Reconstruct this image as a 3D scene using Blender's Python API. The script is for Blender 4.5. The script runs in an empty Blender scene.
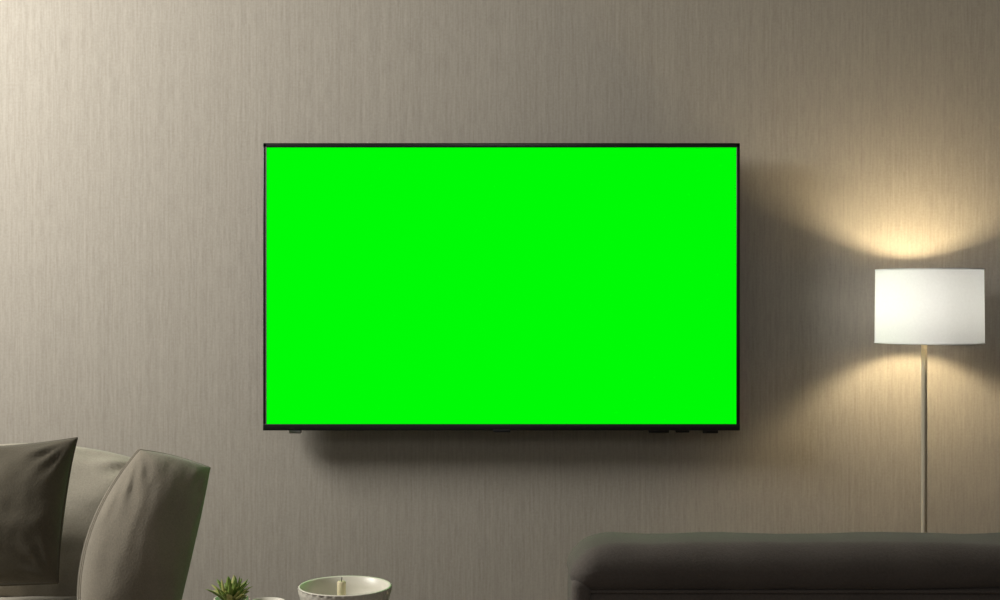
import bpy, bmesh, math, random
from mathutils import Vector, Matrix, noise
random.seed(4)
sc = bpy.context.scene
sc.view_settings.view_transform = 'Standard'
sc.view_settings.look = 'None'
F = 1316.0; CAMY = -4.0; CAMZ = 1.25
def W(px, py, d):
    return Vector(((px-500)*d/F, CAMY+d, CAMZ-(py-300)*d/F))

# ---------------- materials ----------------
def nm(name):
    m = bpy.data.materials.new(name); m.use_nodes = True
    nt = m.node_tree; return m, nt, nt.nodes['Principled BSDF']
def simple(name, col, rough=0.5, metal=0.0, spec=0.5):
    m, nt, b = nm(name)
    n = nt.nodes.new('ShaderNodeTexNoise'); n.inputs['Scale'].default_value = 12
    tc = nt.nodes.new('ShaderNodeTexCoord'); nt.links.new(tc.outputs['Object'], n.inputs['Vector'])
    mx = nt.nodes.new('ShaderNodeMixRGB'); mx.inputs[1].default_value = (*[c*0.94 for c in col], 1)
    mx.inputs[2].default_value = (*[min(1, c*1.06) for c in col], 1)
    nt.links.new(n.outputs['Fac'], mx.inputs[0]); nt.links.new(mx.outputs[0], b.inputs['Base Color'])
    b.inputs['Roughness'].default_value = rough; b.inputs['Metallic'].default_value = metal
    b.inputs['Specular IOR Level'].default_value = spec
    return m
def fabric(name, col, scale=260, bump=0.25, sheen=0.2):
    m, nt, b = nm(name)
    tc = nt.nodes.new('ShaderNodeTexCoord')
    n = nt.nodes.new('ShaderNodeTexNoise'); n.inputs['Scale'].default_value = scale; n.inputs['Detail'].default_value = 3
    n2 = nt.nodes.new('ShaderNodeTexNoise'); n2.inputs['Scale'].default_value = 9; n2.inputs['Detail'].default_value = 4
    for k in (n, n2): nt.links.new(tc.outputs['Object'], k.inputs['Vector'])
    ad = nt.nodes.new('ShaderNodeMath'); ad.operation = 'ADD'
    nt.links.new(n.outputs['Fac'], ad.inputs[0]); nt.links.new(n2.outputs['Fac'], ad.inputs[1])
    mr = nt.nodes.new('ShaderNodeMapRange'); mr.inputs[1].default_value = 0.6; mr.inputs[2].default_value = 1.4
    nt.links.new(ad.outputs[0], mr.inputs[0])
    mx = nt.nodes.new('ShaderNodeMixRGB'); mx.inputs[1].default_value = (*[c*0.82 for c in col], 1)
    mx.inputs[2].default_value = (*[c*1.16 for c in col], 1)
    nt.links.new(mr.outputs[0], mx.inputs[0]); nt.links.new(mx.outputs[0], b.inputs['Base Color'])
    bp = nt.nodes.new('ShaderNodeBump'); bp.inputs['Strength'].default_value = bump; bp.inputs['Distance'].default_value = 0.004
    nt.links.new(ad.outputs[0], bp.inputs['Height']); nt.links.new(bp.outputs[0], b.inputs['Normal'])
    b.inputs['Roughness'].default_value = 0.95; b.inputs['Specular IOR Level'].default_value = 0.15
    b.inputs['Sheen Weight'].default_value = sheen
    return m
def wallpaper():
    m, nt, b = nm('wallpaper_weave')
    tc = nt.nodes.new('ShaderNodeTexCoord')
    def ns(sx, sz, det, sc_=1.0):
        mp = nt.nodes.new('ShaderNodeMapping'); mp.inputs['Scale'].default_value = (sx, sx, sz)
        n = nt.nodes.new('ShaderNodeTexNoise'); n.inputs['Scale'].default_value = sc_; n.inputs['Detail'].default_value = det
        n.inputs['Roughness'].default_value = 0.6
        nt.links.new(tc.outputs['Object'], mp.inputs['Vector']); nt.links.new(mp.outputs[0], n.inputs['Vector'])
        return n
    a = ns(170, 14, 3); c = ns(105, 1.3, 2); d = ns(120, 150, 2)
    def mul(x, f):
        k = nt.nodes.new('ShaderNodeMath'); k.operation = 'MULTIPLY'; k.inputs[1].default_value = f
        nt.links.new(x, k.inputs[0]); return k.outputs[0]
    def add(x, y):
        k = nt.nodes.new('ShaderNodeMath'); k.operation = 'ADD'
        nt.links.new(x, k.inputs[0]); nt.links.new(y, k.inputs[1]); return k.outputs[0]
    h = add(add(mul(a.outputs['Fac'], 0.46), mul(c.outputs['Fac'], 0.27)), mul(d.outputs['Fac'], 0.27))
    cr = nt.nodes.new('ShaderNodeMapRange'); cr.inputs[1].default_value = 0.33; cr.inputs[2].default_value = 0.67
    nt.links.new(h, cr.inputs[0])
    mx = nt.nodes.new('ShaderNodeMixRGB'); mx.inputs[1].default_value = (0.335, 0.303, 0.260, 1); mx.inputs[2].default_value = (0.470, 0.432, 0.380, 1)
    nt.links.new(cr.outputs[0], mx.inputs[0]); nt.links.new(mx.outputs[0], b.inputs['Base Color'])
    bp = nt.nodes.new('ShaderNodeBump'); bp.inputs['Strength'].default_value = 0.2; bp.inputs['Distance'].default_value = 0.003
    nt.links.new(h, bp.inputs['Height']); nt.links.new(bp.outputs[0], b.inputs['Normal'])
    b.inputs['Roughness'].default_value = 0.8; b.inputs['Specular IOR Level'].default_value = 0.2
    return m
def wood(name, c1, c2):
    m, nt, b = nm(name)
    tc = nt.nodes.new('ShaderNodeTexCoord'); mp = nt.nodes.new('ShaderNodeMapping'); mp.inputs['Scale'].default_value = (1.5, 14, 14)
    n = nt.nodes.new('ShaderNodeTexNoise'); n.inputs['Scale'].default_value = 2; n.inputs['Detail'].default_value = 6
    nt.links.new(tc.outputs['Object'], mp.inputs[0]); nt.links.new(mp.outputs[0], n.inputs['Vector'])
    mx = nt.nodes.new('ShaderNodeMixRGB'); mx.inputs[1].default_value = (*c1, 1); mx.inputs[2].default_value = (*c2, 1)
    nt.links.new(n.outputs['Fac'], mx.inputs[0]); nt.links.new(mx.outputs[0], b.inputs['Base Color'])
    b.inputs['Roughness'].default_value = 0.45
    return m

M_wall = wallpaper()
M_plain = simple('painted_plaster', (0.40, 0.36, 0.30), 0.9)
M_ceil = simple('ceiling_paint', (0.5, 0.48, 0.44), 0.9)
M_floor = wood('floor_wood', (0.10, 0.07, 0.045), (0.17, 0.12, 0.08))
M_base = simple('baseboard_paint', (0.35, 0.31, 0.27), 0.5)
M_black = simple('tv_black_plastic', (0.006, 0.006, 0.007), 0.3)
M_metal = simple('brushed_steel', (0.5, 0.5, 0.5), 0.35, 1.0)
M_brass = simple('lamp_pole_satin', (0.80, 0.72, 0.58), 0.45, 0.0)
M_chair = fabric('armchair_linen', (0.23, 0.203, 0.162))
M_chair2 = fabric('armchair_linen_light', (0.33, 0.30, 0.245))
M_pillow = fabric('pillow_fabric', (0.09, 0.078, 0.057))
M_sofa = fabric('sofa_charcoal', (0.112, 0.098, 0.088), sheen=0.1)
M_leg = wood('dark_wood', (0.03, 0.02, 0.014), (0.06, 0.04, 0.025))
M_table = wood('table_wood', (0.08, 0.055, 0.035), (0.14, 0.10, 0.065))
M_ceramic = simple('white_ceramic', (0.70, 0.66, 0.58), 0.35)
M_leaf = simple('leaf_green', (0.20, 0.28, 0.06), 0.5)
M_leaf2 = simple('leaf_olive', (0.42, 0.42, 0.14), 0.5)
M_soil = simple('soil', (0.03, 0.02, 0.012), 0.95)
M_wax = simple('candle_wax', (0.72, 0.62, 0.42), 0.5)
m, nt, b = nm('tv_green_screen'); M_green = m
b.inputs['Base Color'].default_value = (0, 0.02, 0, 1); b.inputs['Roughness'].default_value = 0.6
b.inputs['Specular IOR Level'].default_value = 0.0
b.inputs['Emission Color'].default_value = (0.0, 0.95, 0.002, 1); b.inputs['Emission Strength'].default_value = 1.0
# lamp shade
M_shade = bpy.data.materials.new('lampshade_linen'); M_shade.use_nodes = True
nt = M_shade.node_tree; nt.nodes.clear()
o = nt.nodes.new('ShaderNodeOutputMaterial'); mixs = nt.nodes.new('ShaderNodeMixShader')
df = nt.nodes.new('ShaderNodeBsdfDiffuse'); tl = nt.nodes.new('ShaderNodeBsdfTranslucent')
tc = nt.nodes.new('ShaderNodeTexCoord'); n = nt.nodes.new('ShaderNodeTexNoise'); n.inputs['Scale'].default_value = 150
mx = nt.nodes.new('ShaderNodeMixRGB'); mx.inputs[1].default_value = (0.80, 0.79, 0.77, 1); mx.inputs[2].default_value = (0.88, 0.87, 0.85, 1)
nt.links.new(tc.outputs['Object'], n.inputs['Vector']); nt.links.new(n.outputs['Fac'], mx.inputs[0])
nt.links.new(mx.outputs[0], df.inputs[0])
tl.inputs[0].default_value = (0.46, 0.56, 0.84, 1); mixs.inputs[0].default_value = 0.13
nt.links.new(df.outputs[0], mixs.inputs[1]); nt.links.new(tl.outputs[0], mixs.inputs[2]); nt.links.new(mixs.outputs[0], o.inputs[0])
M_bulb = bpy.data.materials.new('bulb_glow'); M_bulb.use_nodes = True
bb = M_bulb.node_tree.nodes['Principled BSDF']; bb.inputs['Emission Color'].default_value = (1, 0.8, 0.5, 1); bb.inputs['Emission Strength'].default_value = 8

# ---------------- mesh helpers ----------------
def finish(bm, name, mat, parent=None, smooth=True, recalc=True):
    if recalc: bmesh.ops.recalc_face_normals(bm, faces=bm.faces)
    me = bpy.data.meshes.new(name); bm.to_mesh(me); bm.free()
    ob = bpy.data.objects.new(name, me); sc.collection.objects.link(ob)
    me.materials.append(mat)
    for p in me.polygons: p.use_smooth = smooth
    if parent: ob.parent = parent
    return ob
def empty(name, loc=(0, 0, 0)):
    e = bpy.data.objects.new(name, None); sc.collection.objects.link(e); return e
def box(name, lo, hi, mat, parent=None, bev=0.0, seg=3, smooth=None):
    bm = bmesh.new()
    bmesh.ops.create_cube(bm, size=1)
    for v in bm.verts:
        v.co = Vector([lo[i]+(v.co[i]+0.5)*(hi[i]-lo[i]) for i in range(3)])
    if bev: bmesh.ops.bevel(bm, geom=bm.edges[:], offset=bev, segments=seg, profile=0.5, affect='EDGES')
    return finish(bm, name, mat, parent, smooth=(bev > 0) if smooth is None else smooth)
def lathe(name, prof, center, mat, parent=None, n=48, fn=None):
    bm = bmesh.new(); rings = []
    for (r, z) in prof:
        ring = []
        if r < 1e-5:
            ring = [bm.verts.new(Vector(center)+Vector((0, 0, z)))]
        else:
            for i in range(n):
                a = 2*math.pi*i/n; rr = r if fn is None else fn(r, z, a)
                ring.append(bm.verts.new(Vector(center)+Vector((rr*math.cos(a), rr*math.sin(a), z))))
        rings.append(ring)
    for A, B in zip(rings, rings[1:]):
        for i in range(n):
            j = (i+1) % n
            if len(A) == 1 and len(B) == 1: continue
            if len(A) == 1: bm.faces.new((A[0], B[i], B[j]))
            elif len(B) == 1: bm.faces.new((A[i], A[j], B[0]))
            else: bm.faces.new((A[i], A[j], B[j], B[i]))
    return finish(bm, name, mat, parent)
def tube(name, pts, r, mat, parent=None, cyclic=False):
    cu = bpy.data.curves.new(name, 'CURVE'); cu.dimensions = '3D'; cu.bevel_depth = r; cu.bevel_resolution = 3
    s = cu.splines.new('POLY'); s.points.add(len(pts)-1); s.use_cyclic_u = cyclic
    for p, q in zip(s.points, pts): p.co = (*q, 1)
    cu.use_fill_caps = True
    ob = bpy.data.objects.new(name, cu); sc.collection.objects.link(ob); cu.materials.append(mat)
    bpy.context.view_layer.update()
    dg = bpy.context.evaluated_depsgraph_get()
    me = bpy.data.meshes.new_from_object(ob.evaluated_get(dg)); bpy.data.objects.remove(ob)
    o2 = bpy.data.objects.new(name, me); sc.collection.objects.link(o2)
    for p in me.polygons: p.use_smooth = True
    if parent: o2.parent = parent
    return o2
def cushion(name, TL, TR, BR, BL, thick, mat, parent=None, bow=(0, 0, 0, 0), n=44, power=0.42, wr=0.006, piping=0.0035, seed=0, edge_t=0.0):
    """soft cushion spanning four 3D corners; bow = outward bow of top,right,bottom,left edges (m)"""
    TL, TR, BR, BL = map(Vector, (TL, TR, BR, BL))
    N = (TR-BL).cross(TL-BR).normalized()
    if N.y > 0: N = -N     # front toward the room
    up = ((TL+TR)-(BL+BR)).normalized(); rt = ((TR+BR)-(TL+BL)).normalized()
    def P(u, v):
        p = TL*(1-u)*(1-v)+TR*u*(1-v)+BR*u*v+BL*(1-u)*v
        bu = 4*u*(1-u); bv = 4*v*(1-v)
        p = p+up*(bow[0]*bu*(1-v)-bow[2]*bu*v)+rt*(bow[1]*bv*u-bow[3]*bv*(1-u))
        return p
    bm = bmesh.new(); fr = {}; bk = {}
    for i in range(n+1):
        for j in range(n+1):
            u = 0.5-0.5*math.cos(math.pi*i/n); v = 0.5-0.5*math.cos(math.pi*j/n)
            p = P(u, v); a = 1-(2*u-1)**2; c = 1-(2*v-1)**2
            t = thick*0.5*((a*c)**power)
            w = noise.fractal(Vector((u*3.5+seed, v*3.5, seed*1.7)), 1.0, 2.0, 3)*wr*2
            for (cu_, cv_) in ((0, 0), (1, 0), (1, 1), (0, 1)):
                du, dv = u-cu_, v-cv_; rr = math.hypot(du, dv)
                if rr > 1e-4:
                    ang = math.atan2(abs(dv), abs(du))
                    w += wr*math.sin(ang*14+seed)*math.exp(-((rr-0.18)/0.14)**2)
            edge = min(1, a*c*6)
            border = i in (0, n) or j in (0, n)
            e = edge_t*0.5
            if border and e == 0:
                vv = bm.verts.new(p); fr[i, j] = vv; bk[i, j] = vv
            else:
                fr[i, j] = bm.verts.new(p+N*(t+e+w*edge)); bk[i, j] = bm.verts.new(p-N*(t+e))
    for i in range(n):
        for j in range(n):
            bm.faces.new((fr[i, j], fr[i+1, j], fr[i+1, j+1], fr[i, j+1]))
            bm.faces.new((bk[i, j], bk[i, j+1], bk[i+1, j+1], bk[i+1, j]))
    loop = [(i, 0) for i in range(n)]+[(n, j) for j in range(n)]+[(i, n) for i in range(n, 0, -1)]+[(0, j) for j in range(n, 0, -1)]
    if edge_t > 0:
        for a_, b_ in zip(loop, loop[1:]+loop[:1]):
            bm.faces.new((fr[a_], fr[b_], bk[b_], bk[a_]))
    pts = [fr[k].co.copy() for k in loop]
    ptb = [bk[k].co.copy() for k in loop]
    ob = finish(bm, name, mat, parent)
    if piping:
        par = parent if parent else ob
        tube(name+'_piping', pts, piping, mat, par, True)
        if edge_t > 0: tube(name+'_back_piping', ptb, piping, mat, par, True)
    return ob

# ---------------- room ----------------
XL, XR, YB, H = -3.5, 3.2, -5.6, 3.0
box('wall_back', (XL, 0, 0), (XR, 0.12, H), M_wall)
box('wall_left', (XL-0.12, YB, 0), (XL, 0.12, H), M_plain)
box('wall_right', (XR, YB, 0), (XR+0.12, 0.12, H), M_plain)
box('floor', (XL-0.12, YB, -0.1), (XR+0.12, 0.12, 0), M_floor)
box('ceiling', (XL-0.12, YB, H), (XR+0.12, 0.12, H+0.1), M_ceil)
box('baseboard_back', (XL, -0.016, 0), (XR, 0.0, 0.1), M_base, bev=0.003)

# ---------------- television ----------------
tv = empty('television')
yf = -0.115; yb = -0.07
A = W(263, 143, 4+yf); B = W(740, 430.5, 4+yf)
x0, x1, z0, z1 = A.x, B.x, B.z, A.z
box('tv_back_shell', (x0+0.002, yf+0.006, z0+0.004), (x1-0.002, yb, z1-0.002), M_black, tv, bev=0.006)
box('tv_electronics_housing', (x0+0.22, yb-0.004, z0+0.06), (x1-0.22, yb+0.025, z1-0.3), M_black, tv, bev=0.008)
box('tv_wall_bracket', (-0.22, yb+0.02, 1.1), (0.22, 0.0, 1.42), M_metal, tv, bev=0.004)
bz = 0.0105
box('tv_bezel_top', (x0, yf, z1-0.013), (x1, yf+0.02, z1), M_black, tv, bev=0.002)
box('tv_bezel_bottom', (x0, yf-0.002, z0), (x1, yf+0.02, z0+0.019), M_black, tv, bev=0.002)
box('tv_bezel_left', (x0, yf, z0), (x0+bz, yf+0.02, z1), M_black, tv, bev=0.002)
box('tv_bezel_right', (x1-bz, yf, z0), (x1, yf+0.02, z1), M_black, tv, bev=0.002)
box('tv_edge_glint', (x0+bz-0.0025, yf-0.001, z0+0.018), (x0+bz-0.0005, yf+0.004, z1-0.011), M_metal, tv)  # bright strip modelled in for the light reflected along the left bezel
box('tv_screen', (x0+bz-0.001, yf+0.003, z0+0.018), (x1-bz+0.001, yf+0.007, z1-0.012), M_green, tv)
box('tv_logo_plate', (-0.02, yf-0.003, z0-0.005), (0.03, yf+0.008, z0+0.003), M_black, tv, bev=0.001)
box('tv_port_1', (0.44, yf+0.004, z0-0.008), (0.50, yf+0.03, z0+0.004), M_black, tv, bev=0.002)
box('tv_port_2', (0.52, yf+0.004, z0-0.007), (0.56, yf+0.03, z0+0.004), M_black, tv, bev=0.002)
box('tv_port_3', (0.60, yf+0.004, z0-0.009), (0.645, yf+0.03, z0+0.004), M_black, tv, bev=0.002)
box('tv_cable_stub', (-0.625, yf+0.01, z0-0.010), (-0.59, yf+0.03, z0+0.004), M_metal, tv, bev=0.002)

# ---------------- floor lamp ----------------
lamp = empty('floor_lamp')
lx, ly = 1.234, -0.215
zt, zb = 1.337, 1.127; R = 0.150
lathe('lamp_shade', [(R+0.001, zb), (R+0.0005, zb+0.06), (R-0.0005, zt-0.06), (R-0.001, zt)], (lx, ly, 0), M_shade, lamp, 128)
for nme, rr, zz in (('shade_rim_top', R-0.001, zt), ('shade_rim_bottom', R+0.001, zb)):
    tube(nme, [(lx+rr*math.cos(2*math.pi*k/96), ly+rr*math.sin(2*math.pi*k/96), zz) for k in range(96)], 0.0016, M_shade, lamp, True)
px_ = lx-0.014
lathe('lamp_pole', [(0, 0.02), (0.0085, 0.02), (0.0085, 1.165), (0.012, 1.17), (0.012, 1.19), (0, 1.19)], (px_, ly, 0), M_brass, lamp, 24)
lathe('lamp_base', [(0, 0), (0.13, 0), (0.135, 0.006), (0.13, 0.018), (0.04, 0.024), (0.014, 0.035), (0, 0.035)], (px_, ly, 0), M_brass, lamp, 48)
lathe('lamp_bulb', [(0, 1.19), (0.012, 1.19), (0.010, 1.205), (0.014, 1.22), (0.015, 1.235), (0.011, 1.25), (0, 1.255)], (px_+0.004, ly, 0), M_bulb, lamp, 24)
for i in range(3):
    a = math.radians(90+120*i)
    tube('shade_spoke_%d' % (i+1), [(px_, ly, 1.172), (lx+math.cos(a)*(R-0.001), ly+math.sin(a)*(R-0.001), zb+0.002)], 0.0015, M_brass, lamp)

# ---------------- sofa (seen from behind, right) ----------------
so = empty('sofa')
sx0, sx1 = 0.130, 2.15; ys = -1.6
def slab(name, lo, hi, r, mat, par, wr=0.004, seg=6, cuts=40, droop=0.0):
    bm = bmesh.new(); bmesh.ops.create_cube(bm, size=1)
    for v in bm.verts: v.co = Vector([lo[i]+(v.co[i]+0.5)*(hi[i]-lo[i]) for i in range(3)])
    bmesh.ops.bevel(bm, geom=bm.edges[:], offset=r, segments=seg, profile=0.5, affect='EDGES')
    L = max(range(3), key=lambda k: hi[k]-lo[k]); span = hi[L]-lo[L]
    cutpos = [lo[L]+span*k/cuts for k in range(1, cuts)]
    if droop: cutpos += [lo[L]+0.008*k for k in range(6, 11)]+[hi[L]-0.008*k for k in range(6, 11)]
    for cp in cutpos:
        co = Vector((0, 0, 0)); co[L] = cp; no = Vector((0, 0, 0)); no[L] = 1
        bmesh.ops.bisect_plane(bm, geom=bm.verts[:]+bm.edges[:]+bm.faces[:], plane_co=co, plane_no=no)
    bm.normal_update()
    for v in bm.verts:
        k = v.normal*noise.fractal(v.co*4.0, 1.0, 2.0, 3)*wr
        if droop:
            e = min(v.co.x-lo[0], hi[0]-v.co.x)
            if e < 0.09: v.co.z -= droop*(1-e/0.09)**2*((v.co.z-lo[2])/(hi[2]-lo[2]))
        v.co += k
    return finish(bm, name, mat, par)
slab('back_panel', (sx0+0.015, ys+0.014, 0.14), (sx1-0.015, ys+0.15, 0.75), 0.03, M_sofa, so)
slab('back_top_roll', (sx0, ys-0.012, 0.715), (sx1, ys+0.17, 0.803), 0.043, M_sofa, so, 0.006, droop=0.03)
slab('back_side', (sx0+0.002, ys-0.002, 0.14), (sx0+0.035, ys+0.15, 0.74), 0.014, M_sofa, so)
slab('back_side_far', (sx1-0.035, ys-0.002, 0.14), (sx1-0.002, ys+0.15, 0.74), 0.014, M_sofa, so)
slab('arm_1', (sx0+0.01, ys+0.1, 0.14), (sx0+0.17, ys+0.84, 0.50), 0.04, M_sofa, so)
slab('arm_2', (sx1-0.17, ys+0.1, 0.14), (sx1-0.01, ys+0.84, 0.50), 0.04, M_sofa, so)
slab('seat_base', (sx0+0.1, ys+0.1, 0.14), (sx1-0.1, ys+0.81, 0.30), 0.02, M_sofa, so)
mid = (sx0+sx1)/2
for k, (a, b_) in enumerate([(sx0+0.172, mid-0.003), (mid+0.003, sx1-0.172)]):
    slab('seat_cushion_%d' % (k+1), (a, ys+0.22, 0.29), (b_, ys+0.84, 0.43), 0.04, M_sofa, so, 0.006)
    slab('back_cushion_%d' % (k+1), (a, ys+0.14, 0.41), (b_, ys+0.30, 0.72), 0.05, M_sofa, so, 0.006)
for k, (a, c) in enumerate([(sx0+0.08, ys+0.08), (sx1-0.08, ys+0.08), (sx0+0.08, ys+0.78), (sx1-0.08, ys+0.78)]):
    lathe('leg_%d' % (k+1), [(0, 0), (0.016, 0), (0.025, 0.15), (0, 0.15)], (a, c, 0), M_leg, so, 20)
tube('back_seam', [(sx0+0.03, ys+0.010, 0.716), (sx1-0.03, ys+0.010, 0.716)], 0.0035, M_sofa, so)

# ---------------- left armchair ----------------
ch = empty('armchair')
ax0, ax1 = -1.95, -0.80
slab('seat_base', (ax0+0.02, -1.35, 0.12), (ax1-0.02, -0.52, 0.36), 0.03, M_chair, ch)
slab('seat_cushion', (ax0+0.14, -1.40, 0.35), (-0.95, -0.66, 0.535), 0.05, M_chair2, ch, 0.006)
slab('back_frame', (ax0+0.02, -0.62, 0.12), (ax1-0.08, -0.46, 0.80), 0.05, M_chair, ch)
cushion('back_cushion', W(-45, 452, 3.36), W(158, 466, 3.36), W(150, 612, 3.22), W(-40, 612, 3.22), 0.20, M_chair2, ch, bow=(0.035, 0.02, 0, 0.02), power=0.36, seed=2, piping=0)
cushion('wing_arm_cushion', W(139, 450, 3.12), W(209, 468, 3.20), W(156, 690, 3.06), W(98, 690, 2.98), 0.20, M_chair, ch, bow=(0.006, 0.0, 0, 0.085), power=0.42, seed=11, edge_t=0.012, wr=0.0035, piping=0.002)
slab('arm_left', (ax0, -1.32, 0.12), (ax0+0.16, -0.5, 0.62), 0.05, M_chair, ch)
slab('arm_right', (-0.97, -1.32, 0.12), (ax1-0.02, -0.7, 0.50), 0.05, M_chair, ch)
for k, (a, c) in enumerate([(ax0+0.1, -1.25), (ax1-0.12, -1.25), (ax0+0.1, -0.58), (ax1-0.12, -0.58)]):
    lathe('leg_%d' % (k+1), [(0, 0), (0.016, 0), (0.025, 0.13), (0, 0.13)], (a, c, 0), M_leg, ch, 20)
cushion('throw_pillow', W(-62, 448, 3.12), W(77, 438, 3.12), W(58, 583, 3.02), W(-70, 588, 3.02), 0.15, M_pillow, None, bow=(-0.008, -0.010, 0.0, -0.015), power=0.42, seed=9, wr=0.004, piping=0.0025)

# ---------------- coffee table ----------------
tb = empty('coffee_table')
tcx, tcy, tz = -0.40, -1.06, 0.485
lathe('table_top', [(0, tz-0.03), (0.27, tz-0.03), (0.285, tz-0.022), (0.288, tz-0.01), (0.282, tz), (0, tz)], (tcx, tcy, 0), M_table, tb, 72)
for i in range(3):
    a = math.radians(30+120*i)
    tube('table_leg_%d' % (i+1), [(tcx+math.cos(a)*0.18, tcy+math.sin(a)*0.18, tz-0.025), (tcx+math.cos(a)*0.25, tcy+math.sin(a)*0.25, 0.012)], 0.012, M_leg, tb)

# bowl
c = W(345, 586, 3.0); zr = c.z
bo = empty('decorative_bowl')
def rib(r, z, a): return r*(1+0.022*math.sin(a*34+math.sin(z*330)*1.6))
b0 = tz
h = zr-b0
outer = [(0, 0), (0.045, 0), (0.05, 0.004), (0.066, h*0.18), (0.084, h*0.42), (0.096, h*0.66), (0.103, h*0.88), (0.1055, h)]
fine = []
for (p, q) in zip(outer, outer[1:]):
    for k in range(4): fine.append((p[0]+(q[0]-p[0])*k/4, p[1]+(q[1]-p[1])*k/4))
fine.append(outer[-1])
lathe('bowl_outside', [(r, b0+z) for r, z in fine], (c.x, c.y, 0), M_ceramic, bo, 144, fn=rib)
lathe('bowl_inside', [(0.1055, b0+h), (0.1035, b0+h+0.002), (0.100, b0+h), (0.096, b0+h*0.8), (0.086, b0+h*0.5), (0.066, b0+h*0.28), (0.03, b0+h*0.2), (0, b0+h*0.19)], (c.x, c.y, 0), M_ceramic, bo, 96)
ca = empty('candle')
zc0 = b0+h*0.21
lathe('candle_body', [(0, zc0), (0.010, zc0), (0.010, zr+0.008), (0.008, zr+0.011), (0.003, zr+0.010), (0, zr+0.010)], (c.x-0.008, c.y, 0), M_wax, ca, 24)
tube('candle_wick', [(c.x-0.008, c.y, zr+0.009), (c.x-0.007, c.y, zr+0.02)], 0.001, M_soil, ca)

# plant
p = W(231, 598, 3.0)
pl = empty('potted_succulent')
lathe('pot', [(0, tz), (0.026, tz), (0.030, tz+0.01), (0.038, p.z-0.006), (0.039, p.z), (0.035, p.z), (0.033, p.z-0.012), (0, p.z-0.012)], (p.x, p.y, 0), M_ceramic, pl, 40)
lathe('pot_soil', [(0.0335, p.z-0.014), (0.02, p.z-0.006), (0, p.z-0.004)], (p.x, p.y, 0), M_soil, pl, 24)
def leaves(name, mat, cnt, lmin, lmax, seed):
    rnd = random.Random(seed); bm = bmesh.new()
    for k in range(cnt):
        a = rnd.uniform(0, 2*math.pi); til = rnd.uniform(0.1, 1.15); L = rnd.uniform(lmin, lmax); w = rnd.uniform(0.005, 0.0085)
        d = Vector((math.cos(a), math.sin(a), 0)); s = Vector((-math.sin(a), math.cos(a), 0)); prev = None
        base = Vector((p.x, p.y, p.z-0.006))+d*rnd.uniform(0, 0.018)
        pos = base.copy(); N = 7
        for q in range(N+1):
            t = q/N; ww = w*(math.sin(math.pi*(0.15+0.85*t))**0.7 if t < 1 else 0.02)
            ang = til*(0.6+0.6*t)
            if q: pos = pos+(d*math.sin(ang)+Vector((0, 0, math.cos(ang))))*(L/N)
            nrm = (-d*math.cos(ang)+Vector((0, 0, math.sin(ang))))
            row = [bm.verts.new(pos-s*ww), bm.verts.new(pos-nrm*ww*0.4), bm.verts.new(pos+s*ww), bm.verts.new(pos+nrm*ww*0.25)]
            if prev:
                for z in range(4): bm.faces.new((prev[z], prev[(z+1) % 4], row[(z+1) % 4], row[z]))
            prev = row
        bm.faces.new(prev)
    return finish(bm, name, mat, pl)
leaves('leaves_green', M_leaf, 40, 0.035, 0.064, 1)
leaves('leaves_olive', M_leaf2, 30, 0.03, 0.060, 2)

# small white dish
q = W(268, 599, 2.98)
lathe('small_white_cup', [(0, tz), (0.022, tz), (0.024, tz+0.004), (0.034, tz+0.035), (0.039, q.z), (0.0365, q.z), (0.031, tz+0.035), (0.02, tz+0.01), (0, tz+0.009)], (q.x+0.003, q.y-0.02, 0), M_ceramic, None, 48)

# ---------------- lights ----------------
def area(name, loc, target, size, power, col, shape='DISK'):
    l = bpy.data.lights.new(name, 'AREA'); l.shape = shape; l.size = size; l.energy = power; l.color = col
    o = bpy.data.objects.new(name, l); sc.collection.objects.link(o); o.location = loc
    o.rotation_euler = (Vector(target)-Vector(loc)).to_track_quat('-Z', 'Y').to_euler(); return o
area('ceiling_spot_light', (-2.75, -1.35, 2.58), (-0.7, 0, 1.3), 1.05, 98, (1, 0.98, 0.915))
area('unseen_fill_light', (0.0, -4.6, 2.9), (0, -0.5, 1.0), 1.4, 14, (1, 0.95, 0.88))  # unseen fill added behind the camera to lift the room, no fixture
pl_ = bpy.data.lights.new('lamp_bulb_light', 'POINT'); pl_.energy = 15; pl_.color = (1, 0.80, 0.47); pl_.shadow_soft_size = 0.03
po = bpy.data.objects.new('lamp_bulb_light', pl_); sc.collection.objects.link(po); po.location = (px_+0.004, ly, 1.235); po.parent = lamp
w = bpy.data.worlds.new('world'); sc.world = w; w.use_nodes = True
w.node_tree.nodes['Background'].inputs[0].default_value = (0.95, 0.92, 0.93, 1); w.node_tree.nodes['Background'].inputs[1].default_value = 0.19

# ---------------- camera ----------------
cd = bpy.data.cameras.new('camera'); cam = bpy.data.objects.new('camera', cd); sc.collection.objects.link(cam)
cam.location = (0, CAMY, CAMZ); cam.rotation_euler = (math.radians(90), 0, 0)
cd.sensor_width = 36; cd.lens = F/1000*36; sc.camera = cam
